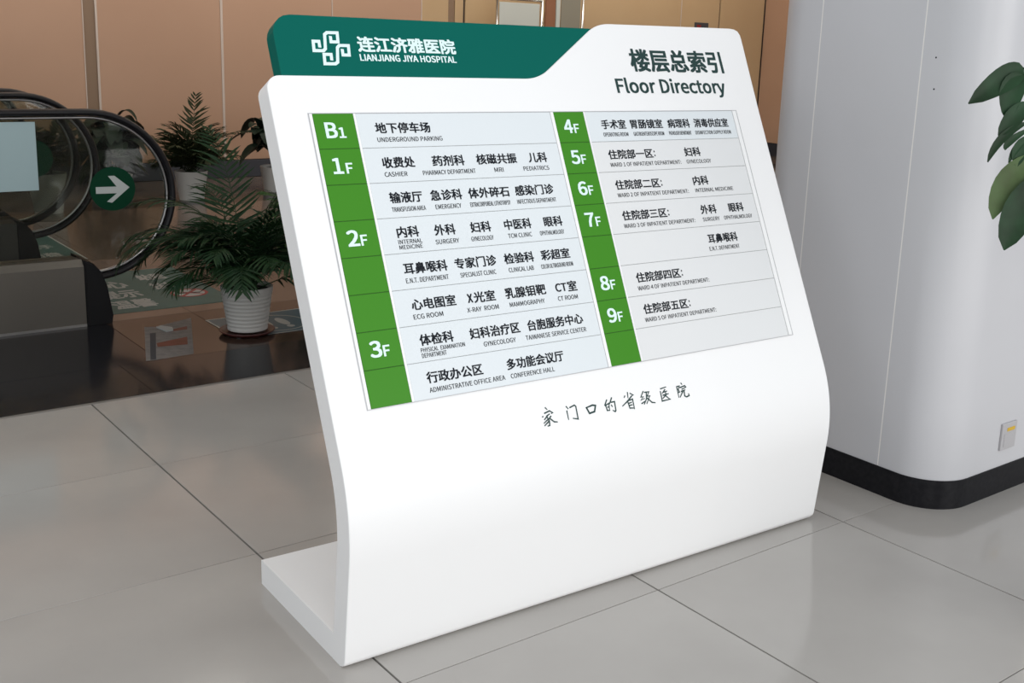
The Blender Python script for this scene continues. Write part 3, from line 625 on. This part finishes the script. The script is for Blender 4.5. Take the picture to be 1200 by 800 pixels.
# round arrow stickers and sheet on the glass
def arrow_sticker(x, y, z, r, label):
    t = thing('arrow_sticker', label, 'sticker', (x, y, z), 0)
    bm = bmesh.new(); prism(bm, arc2(0, 0, r, 0, 350, 35), lambda p: (p[0], 0, p[1]), lambda p: (p[0], .0012, p[1])); fixn(bm)
    obj('disc', bm, M['sticker_green'], t)
    bm = bmesh.new(); k = r / .105
    pts = [(-.078, -.020), (-.078, .012), (.018, .010), (-.020, .062), (.010, .062), (.078, .004), (-.006, -.066), (-.030, -.060), (.018, -.022)]
    prism(bm, [(a * k, c * k) for a, c in pts], lambda p: (p[0], -.0008, p[1]), lambda p: (p[0], 0, p[1])); fixn(bm)
    obj('arrow', bm, M['sticker_white'], t)
arrow_sticker(.512, 2.0425, .645, .108, 'round green sticker with white right arrow on the nearest escalator glass')
bm = bmesh.new(); prism(bm, arc2(0, 0, .108, 0, 350, 35), lambda p: (p[0], 0, p[1]), lambda p: (p[0], .0012, p[1])); fixn(bm)
tag(obj('round_sticker', bm, M['sticker_green'], loc=(.455, 3.292, .66)), 'plain dark green disc sticker on the far glass pane behind the blue sheet', 'sticker')
tag(obj('notice_sheet', bx(-.30, .175, -.003, -.0005, .655, .975, bev=.001), M['sheet_blue'], loc=(0, 2.0440, 0)), 'blank pale blue rectangular sheet stuck on the escalator glass', 'sheet')

# ------------------------------------------------------------------ FLOOR STICKERS
def floorpoly(bm, pts, z0, z1):
    prism(bm, pts, lambda p: (p[0], p[1], z0), lambda p: (p[0], p[1], z1)); fixn(bm)
ms_ = thing('floor_sticker', 'teal floor sticker with large white characters in front of the escalator landing', 'sticker', (.85, 2.07, 0), group=None)
bm = bmesh.new(); floorpoly(bm, [(-.42, .03), (.30, .03), (.30, 1.02), (-.42, 1.02)], 0, .0016); obj('sheet', bm, M['mat_teal'], ms_)
for ch, a_, b_, c_, d_ in (('温馨', -.30, -.08, .20, .19), ('提示', -.30, -.08, .44, .19), ('小心', -.30, -.08, .68, .19), ('扶好', .02, .18, .55, .16), ('站稳', .02, .18, .80, .16)):
    bm = bmesh.new(); letters(bm, ch, a_, b_, c_, d_, lambda x, y: (x, y, .0019), .004); obj('lettering', bm, M['mat_letter'], ms_)
def ring(bm, cx, cy, r0, r1, z, n=40):
    a = [bm.verts.new((cx + r0 * math.cos(2 * PI * i / n), cy + r0 * math.sin(2 * PI * i / n), z)) for i in range(n)]
    b_ = [bm.verts.new((cx + r1 * math.cos(2 * PI * i / n), cy + r1 * math.sin(2 * PI * i / n), z)) for i in range(n)]
    for i in range(n): bm.faces.new((a[i], b_[i], b_[(i + 1) % n], a[(i + 1) % n]))
cxp, cyp = .145, .31
bm = bmesh.new(); bm.faces.new([bm.verts.new((cxp + .098 * math.cos(2 * PI * i / 36), cyp + .098 * math.sin(2 * PI * i / 36), .0018)) for i in range(36)]); obj('white_disc', bm, M['mat_letter'], ms_)
bm = bmesh.new()
lf = lambda x, y: (x, y, .0021)
stroke(bm, [(cxp - .03, cyp + .005), (cxp + .05, cyp - .01)], .02, lf); bm.faces.new([bm.verts.new((cxp - .045 + .014 * math.cos(2 * PI * i / 12), cyp + .012 + .014 * math.sin(2 * PI * i / 12), .0021)) for i in range(12)])
obj('pictogram', bm, M['print_black'], ms_)
bm = bmesh.new(); ring(bm, cxp, cyp, .082, .1, .0023); stroke(bm, [(cxp - .055, cyp - .06), (cxp + .055, cyp + .06)], .018, lambda x, y: (x, y, .0024)); stroke(bm, [(cxp - .055, cyp + .06), (cxp + .055, cyp - .06)], .012, lambda x, y: (x, y, .0024))
obj('prohibition_ring', bm, M['red'], ms_)
ms2 = thing('floor_sticker', 'teal floor sticker with white lettering seen through the escalator handrails', 'sticker', (.62, 3.15, 0))
bm = bmesh.new(); floorpoly(bm, [(-.30, .40), (.17, .40), (.17, 1.55), (-.30, 1.55)], 0, .0016); obj('sheet', bm, M['mat_teal'], ms2)
for ch, b_, c_ in (('请站稳', .08, .62), ('扶好扶手', .10, .90), ('小心', .02, 1.2)):
    bm = bmesh.new(); letters(bm, ch, -.22, b_, c_, .14, lambda x, y: (x, y, .0019), .003); obj('lettering', bm, M['mat_letter'], ms2)
bm = bmesh.new(); stroke(bm, [(.172, .40), (.172, 1.55)], .012, lambda x, y: (x, y, .0020)); obj('border_line', bm, M['mat_letter'], ms2)
ms3 = thing('floor_sticker', 'blue floor sticker with white ring and footprints beside the potted areca palm', 'sticker', (.85, 1.36, 0))
bm = bmesh.new(); floorpoly(bm, [(0, 0), (.62, 0), (.62, .40), (0, .40)], 0, .0016); obj('sheet', bm, M['mat_blue'], ms3)
bm = bmesh.new()
for a, c in (((0, 0), (0, .4)), ((0, .4), (.62, .4)), ((0, 0), (.62, 0))): stroke(bm, [a, c], .010, lambda x, y: (x, y, .0019))
ring(bm, .27, .19, .150, .158, .0019)
for dx in (-.045, .045):
    bm.faces.new([bm.verts.new((.27 + dx + .026 * math.cos(2 * PI * i / 20), .20 + .075 * math.sin(2 * PI * i / 20), .0019)) for i in range(20)])
    bm.faces.new([bm.verts.new((.27 + dx + .020 * math.cos(2 * PI * i / 20), .10 + .022 * math.sin(2 * PI * i / 20), .0019)) for i in range(20)])
obj('footprint_print', bm, M['sticker_white'], ms3)
# worn paper notice lying on the brown stone
pn = thing('paper_notice', 'worn paper notice with orange bars stuck on the brown stone floor', 'notice', (.37, 1.212, 0))
q = lambda pts: [(x - .37, y - 1.212) for x, y in pts]
bm = bmesh.new(); floorpoly(bm, q([(.367, 1.215), (.386, 1.212), (.412, 1.210), (.582, 1.222), (.804, 1.843), (.620, 1.770), (.600, 1.752), (.548, 1.777)]), 0, .0015); obj('paper', bm, M['paper'], pn)
bm = bmesh.new(); z = lambda p: (p[0], p[1], .0018)
for P in ([(.604, 1.661), (.728, 1.696), (.707, 1.637), (.604, 1.634)], [(.501, 1.469), (.659, 1.508), (.613, 1.378), (.483, 1.404)]):
    bm.faces.new([bm.verts.new(z(p)) for p in q(P)[::-1]])
obj('orange_bar', bm, M['paper_orange'], pn)
bm = bmesh.new(); bm.faces.new([bm.verts.new(z(p)) for p in q([(.386, 1.214), (.410, 1.212), (.560, 1.650), (.532, 1.650)])]); obj('dark_margin', bm, M['paper_dark'], pn)
bm = bmesh.new(); prism(bm, q([(.592, 1.735), (.618, 1.748), (.655, 1.690), (.640, 1.640), (.605, 1.635)]), lambda p: (p[0], p[1], .0018), lambda p: (p[0], p[1], .008)); fixn(bm); obj('torn_flap', bm, M['mat_letter'], pn)

# ------------------------------------------------------------------ PLANTS
def leaflet(bm, base, tip, wd, up):
    """narrow folded blade, 4 quads"""
    d = tip - base; s = d.cross(up)
    if s.length < 1e-6: s = Vector((1, 0, 0))
    s.normalize(); nrm = s.cross(d).normalized()
    prev = None
    for f, wk, sag in ((0, .25, 0), (.3, 1, .02), (.68, .8, .0), (1, .04, -.10)):
        c = base + d * f + nrm * (sag * d.length)
        a = bm.verts.new(c + s * wd * wk * .5 + nrm * wd * .18 * wk); m_ = bm.verts.new(c); b_ = bm.verts.new(c - s * wd * wk * .5 + nrm * wd * .18 * wk)
        if prev: bm.faces.new((prev[0], prev[1], m_, a)); bm.faces.new((prev[1], prev[2], b_, m_))
        prev = (a, m_, b_)
def frond(par, base, az, elev, L, droop, n=22, ll=.16, wd=.012, m='frond', rnd=None, stalk=.25, spread=58):
    rnd = rnd or random
    bm = bmesh.new(); pts = []; p = Vector(base); N = 14; e = R(elev)
    h = Vector((math.cos(R(az)), math.sin(R(az)), 0)); tw = rnd.uniform(-.3, .3)
    side = Vector((-h.y, h.x, 0))
    for i in range(N + 1):
        pts.append(p.copy()); d = h * math.cos(e) + Vector((0, 0, 1)) * math.sin(e) + side * tw * (i / N) * .5
        p = p + d.normalized() * (L / N); e -= R(droop) / N * (0.4 + 1.2 * i / N)
    tube(bm, pts, .0034, 5, r2=.0010)
    for i in range(n):
        f = stalk + (1 - stalk) * (i + .5) / n; q_ = f * N; i0 = min(int(q_), N - 1); fr_ = q_ - i0
        c = pts[i0].lerp(pts[i0 + 1], fr_); d = (pts[i0 + 1] - pts[i0]).normalized()
        sv = d.cross(Vector((0, 0, 1)));
        if sv.length < 1e-4: sv = side
        sv.normalize(); upv = sv.cross(d)
        g_ = (f - stalk) / (1 - stalk)
        l_ = ll * (0.55 + 1.0 * math.sin(PI * min(1, g_ * .85 + .18))) * .72 * rnd.uniform(.88, 1.1)
        an = R(spread * (1 - .45 * g_) + rnd.uniform(-6, 6))
        for sg in (-1, 1):
            dd = d * math.cos(an) + sv * sg * math.sin(an) + upv * rnd.uniform(-.05, .2); dd.z -= .25 * rnd.uniform(.5, 1.3)
            leaflet(bm, c, c + dd.normalized() * l_, wd, upv)
    return obj('frond', bm, M[m], par)
def pot(par, r_top, r_bot, h, ribs=0, z0=0.0):
    bm = bmesh.new(); prof = [(0, z0), (r_bot, z0)]
    n = 60 if ribs else 4
    for i in range(n + 1):
        f = i / n; r = r_bot + (r_top - r_bot) * f
        if ribs and .06 < f < .86: r -= .0022 * (0.5 + .5 * math.cos(2 * PI * f * ribs))
        prof.append((r, z0 + h * f))
    prof += [(r_top - .003, z0 + h + .003), (r_top - .009, z0 + h + .001), (r_top - .012, z0 + h - .03), (0, z0 + h - .03)]
    lathe(bm, prof, 48); fixn(bm); o = obj('pot', bm, M['pot_white'], par, smooth=True); o.data.set_sharp_from_angle(angle=R(50))
    bm = bmesh.new(); lathe(bm, [(0, z0 + h - .034), (r_top - .011, z0 + h - .034), (r_top - .014, z0 + h - .020), (0, z0 + h - .014)], 32); fixn(bm); obj('soil', bm, M['soil'], par)
def palm(name, label, loc, r_top, r_bot, h, specs, m='frond', ribs=0, saucer=False, seed=1, ll=.16, wd=.012, n=22):
    t = thing(name, label, 'plant', loc); rnd = random.Random(seed); z0 = 0
    pot(t, r_top, r_bot, h, ribs, .022 if saucer else 0)
    zt_ = h + (.0 if not saucer else .02) - .02
    for az, el, L, dr in specs:
        b_ = Vector((rnd.uniform(-.04, .04), rnd.uniform(-.04, .04), zt_))
        frond(t, b_, az, el, L, dr, n=n, ll=ll, wd=wd, m=m, rnd=rnd)
    return t
# near areca palm. azimuth 0 = +x; the picture's right is about azimuth -38, away from the camera is 52
rnd = random.Random(3)
sp_ = []
for i in range(30):
    sp_.append((i * 137.5 % 360, rnd.uniform(42, 84), rnd.uniform(.42, .70), rnd.uniform(60, 125)))
sp_ = [(a_, (max(e_, 66) if 95 < a_ < 200 else e_), (min(l_, .50) if 95 < a_ < 200 else l_), (max(d_, 110) if 95 < a_ < 200 else d_)) for a_, e_, l_, d_ in sp_]
sp_ += [(148, 60, .66, 150), (158, 68, .72, 145), (166, 64, .72, 150), (140, 66, .64, 150), (142, 50, .54, 140), (165, 80, .72, 110), (-30, 80, .84, 70), (-45, 72, .76, 80), (-20, 84, .86, 60), (100, 84, .86, 60), (-38, 30, .45, 60), (140, 25, .34, 60), (200, 50, .46, 120), (-120, 66, .45, 120), (235, 60, .42, 120), (-60, 78, .74, 90)]
ap = palm('potted_palm', 'bushy areca palm in ribbed white pot on a dark red saucer', (.935, 1.450, 0), .124, .094, .210, sp_, ribs=11, saucer=True, seed=5, ll=.17, wd=.013)
bm = bmesh.new(); lathe(bm, [(0, 0), (.105, 0), (.128, .016), (.132, .022), (.124, .022), (.112, .012), (0, .010)], 48); fixn(bm)
tag(obj('plant_saucer', bm, M['saucer'], loc=(.928, 1.440, 0), smooth=True), 'dark red round saucer under the ribbed white pot', 'saucer')
# bright bushy plant behind, towards the sign
sp2 = [(i * 137.5 % 360, rnd.uniform(45, 86), rnd.uniform(.35, .55), rnd.uniform(60, 110)) for i in range(22)]
palm('potted_palm', 'brighter green palm in white pot half hidden behind the areca palm and the sign', (1.72, 2.25, 0), .13, .10, .22, sp2, m='frond_bright', seed=9, ll=.15, wd=.014)
# parlour palm by the back wall
sp3 = [(i * 137.5 % 360, rnd.uniform(34, 86), rnd.uniform(.30, .50), rnd.uniform(30, 80)) for i in range(40)] + [(60, 88, .66, 18), (-40, 60, .66, 70)]
palm('potted_palm', 'dark parlour palm in smooth white pot in front of the back wall', (2.26, 5.70, 0), .135, .10, .24, sp3, m='leaf_far', seed=12, ll=.15, wd=.017, n=16)
sp4 = [(i * 137.5 % 360, rnd.uniform(40, 84), rnd.uniform(.35, .52), rnd.uniform(30, 80)) for i in range(22)]
palm('potted_palm', 'dark palm in tall white pot seen through the escalator glass', (1.06, 5.45, 0), .14, .10, .30, sp4, m='leaf_far', seed=14, ll=.15, wd=.018, n=12)
# broad leaf plants
def big_leaf(bm, base, mid, tip, wd, up=None, curl=.18):
    """broad elliptical blade bent through three points, folded at the midrib"""
    base, mid, tip = Vector(base), Vector(mid), Vector(tip); up = Vector(up) if up else Vector((0, 0, 1)); N = 9; prev = None
    for i in range(N + 1):
        f = i / N; c = base * (1 - f) ** 2 + (mid * 2 - (base + tip) * .5) * 2 * f * (1 - f) + tip * f * f
        d = ((mid * 2 - (base + tip) * .5) - base) * (1 - f) + (tip - (mid * 2 - (base + tip) * .5)) * f
        s = d.cross(up); s = s.normalized() if s.length > 1e-6 else Vector((1, 0, 0)); nn = s.cross(d).normalized()
        k = wd * .5 * (math.sin(PI * min(1, f * .93 + .035)) ** .72) if 0 < i < N else .0015
        row = [bm.verts.new(c + s * k + nn * curl * k * .9), bm.verts.new(c + s * k * .55 + nn * curl * k * .25), bm.verts.new(c), bm.verts.new(c - s * k * .55 + nn * curl * k * .25), bm.verts.new(c - s * k + nn * curl * k * .9)]
        if prev:
            for j in range(4): bm.faces.new((prev[j], prev[j + 1], row[j + 1], row[j]))
        prev = row
def leafy(name, label, loc, r_top, r_bot, h, n, L, hgt, seed, m='leaf_dark', wd=.10):
    t = thing(name, label, 'plant', loc); rnd = random.Random(seed); pot(t, r_top, r_bot, h)
    bm = bmesh.new(); tips = []
    for i in range(5):
        a = rnd.uniform(0, 6.28); p0 = Vector((.03 * math.cos(a), .03 * math.sin(a), h - .03)); p1 = Vector((.10 * math.cos(a), .10 * math.sin(a), h + hgt * rnd.uniform(.6, 1))); tube(bm, [p0, p0.lerp(p1, .5) + Vector((.01, 0, 0)), p1], .006, 6, r2=.003); tips.append((p0, p1))
    obj('stem', bm, M['stem'], t)
    for i in range(n):
        p0, p1 = tips[i % 5]; b_ = p0.lerp(p1, rnd.uniform(.35, 1)); az = R(i * 137.5 + rnd.uniform(-20, 20)); el = R(rnd.uniform(0, 55))
        d = Vector((math.cos(az) * math.cos(el), math.sin(az) * math.cos(el), math.sin(el))); l_ = L * rnd.uniform(.75, 1.15)
        mid = b_ + d * l_ * .55; tip = b_ + d * l_ + Vector((0, 0, -l_ * rnd.uniform(.35, .7)))
        bm = bmesh.new(); tube(bm, [b_, b_ + d * l_ * .12], .003, 5); big_leaf(bm, b_ + d * l_ * .1, mid, tip, wd * rnd.uniform(.8, 1.15))
        obj('leaf', bm, M[m], t, smooth=True)
    return t
leafy('broadleaf_plant', 'dark broad-leaved plant in low white pot seen through the escalator handrail loop', (1.84, 6.45, 0), .17, .13, .14, 110, .31, .46, 21, wd=.15)
leafy('broadleaf_plant', 'dark broad-leaved plant by the back wall, cut off by the sign edge', (3.12, 5.92, 0), .14, .11, .22, 34, .34, .46, 23, wd=.17)
# rubber plant at the right edge
rp = thing('rubber_plant', 'large-leaved rubber plant reaching in front of the grey pillar at right edge', 'plant', (1.640, -2.50, 0))
P0 = Vector((1.640, -2.50, 0))
bm = bmesh.new(); lathe(bm, [(0, 0), (.12, 0), (.15, .15), (.17, .29), (.172, .30), (.16, .30), (.155, .27), (0, .27)], 40); fixn(bm); obj('pot', bm, M['pot_white'], rp, smooth=True)
bm = bmesh.new(); lathe(bm, [(0, .268), (.154, .268), (.152, .277), (0, .285)], 32); fixn(bm); obj('soil', bm, M['soil'], rp)
trunk = [Vector(p) - P0 for p in ((1.640, -2.50, .27), (1.625, -2.46, .7), (1.60, -2.40, 1.1), (1.585, -2.36, 1.4), (1.58, -2.33, 1.75))]
bm = bmesh.new(); tube(bm, trunk, .014, 8, r2=.006); obj('trunk', bm, M['bark'], rp, smooth=True)
cdir = Vector((-.61, -.76, .22))
LV = [((1.391, -2.131, 1.426), (1.353, -2.108, 1.401), (1.277, -2.065, 1.338), .062, 'rubber_leaf'),
      ((1.388, -2.136, 1.410), (1.364, -2.122, 1.375), (1.348, -2.131, 1.300), .060, 'rubber_leaf'),
      ((1.390, -2.154, 1.347), (1.359, -2.140, 1.312), (1.325, -2.125, 1.266), .045, 'rubber_leaf'),
      ((1.385, -2.164, 1.301), (1.332, -2.133, 1.262), (1.298, -2.122, 1.203), .022, 'rubber_leaf'),
      ((1.388, -2.170, 1.287), (1.346, -2.146, 1.255), (1.334, -2.143, 1.233), .018, 'rubber_leaf'),
      ((1.386, -2.174, 1.267), (1.358, -2.159, 1.242), (1.337, -2.154, 1.203), .018, 'rubber_leaf'),
      ((1.389, -2.177, 1.267), (1.363, -2.165, 1.236), (1.353, -2.167, 1.195), .040, 'rubber_leaf'),
      ((1.400, -2.196, 1.225), (1.332, -2.160, 1.160), (1.291, -2.158, 1.070), .062, 'rubber_leaf_light'),
      ((1.412, -2.226, 1.190), (1.345, -2.196, 1.100), (1.298, -2.193, 1.000), .085, 'rubber_leaf')]
node = [Vector((1.59, -2.37, z_)) for z_ in (1.45, 1.44, 1.40, 1.36, 1.34, 1.33, 1.32, 1.27, 1.22)]
for (a, b_, c, wd, m), nd in zip(LV, node):
    bm = bmesh.new(); A_, B_, C_ = Vector(a) - P0, Vector(b_) - P0, Vector(c) - P0
    tube(bm, [nd - P0, (nd - P0).lerp(A_, .5) + Vector((0, 0, .02)), A_], .004, 6, r2=.003)
    big_leaf(bm, A_, B_, C_, wd, up=cdir, curl=.25); obj('leaf', bm, M[m], rp, smooth=True)
rr_ = random.Random(4)
for i in range(24):
    az = R(rr_.uniform(-150, 60)); zz = rr_.uniform(1.0, 1.75); b_ = Vector((1.59, -2.37, zz)) - P0; d = Vector((math.cos(az), math.sin(az), .35)); l_ = .26
    bm = bmesh.new(); tube(bm, [b_, b_ + d * .06], .004, 6); big_leaf(bm, b_ + d * .06, b_ + d * .18, b_ + d * .27 + Vector((0, 0, -.12)), .10); obj('leaf', bm, M['rubber_leaf'], rp, smooth=True)

# ------------------------------------------------------------------ folding screen behind the sign, by the back wall
fs = thing('folding_screen', 'chrome-framed folding screen with pale and olive panels showing above the green header', 'screen', (6.4, 6.55, 0))
def scr(x0, x1, m, z1=1.80):
    obj('cloth_panel', bx(x0, x1, -.006, .006, .25, z1, bev=.004), M[m], fs)
scr(-.42, .12, 'screen_cloth', 1.80); scr(.42, .70, 'screen_cloth_olive', 2.05)
obj('curtain_strip', bx(.20, .33, -.02, .01, .25, 2.1, bev=.004), M['curtain'], fs)
obj('cloth_panel', bx(.345, .40, -.015, .01, .25, 2.1, bev=.003), M['screen_cloth'], fs)
for x in (.155, .735):
    bm = bmesh.new(); tube(bm, [(x, 0, .05), (x, 0, 2.15)], .016, 10); obj('post', bm, M['chrome'], fs, smooth=True)
for z_ in (.2, 1.835):
    bm = bmesh.new(); tube(bm, [(-.45, 0, z_), (.155, 0, z_)], .013, 10); obj('rail', bm, M['chrome'], fs, smooth=True)
bm = bmesh.new(); tube(bm, [(-.45, 0, .05), (-.45, 0, 1.835)], .013, 10); obj('post', bm, M['chrome'], fs, smooth=True)
bm = bmesh.new(); tube(bm, [(.155, 0, .2), (.735, 0, .2)], .013, 10); obj('rail', bm, M['chrome'], fs, smooth=True)
for x in (-.45, .155, .735):
    bm = bmesh.new(); tube(bm, [(x, -.012, .025), (x, .012, .025)], .025, 14); tube(bm, [(x, 0, .03), (x, 0, .08)], .008, 8); obj('castor', bm, M['black_plastic'], fs)
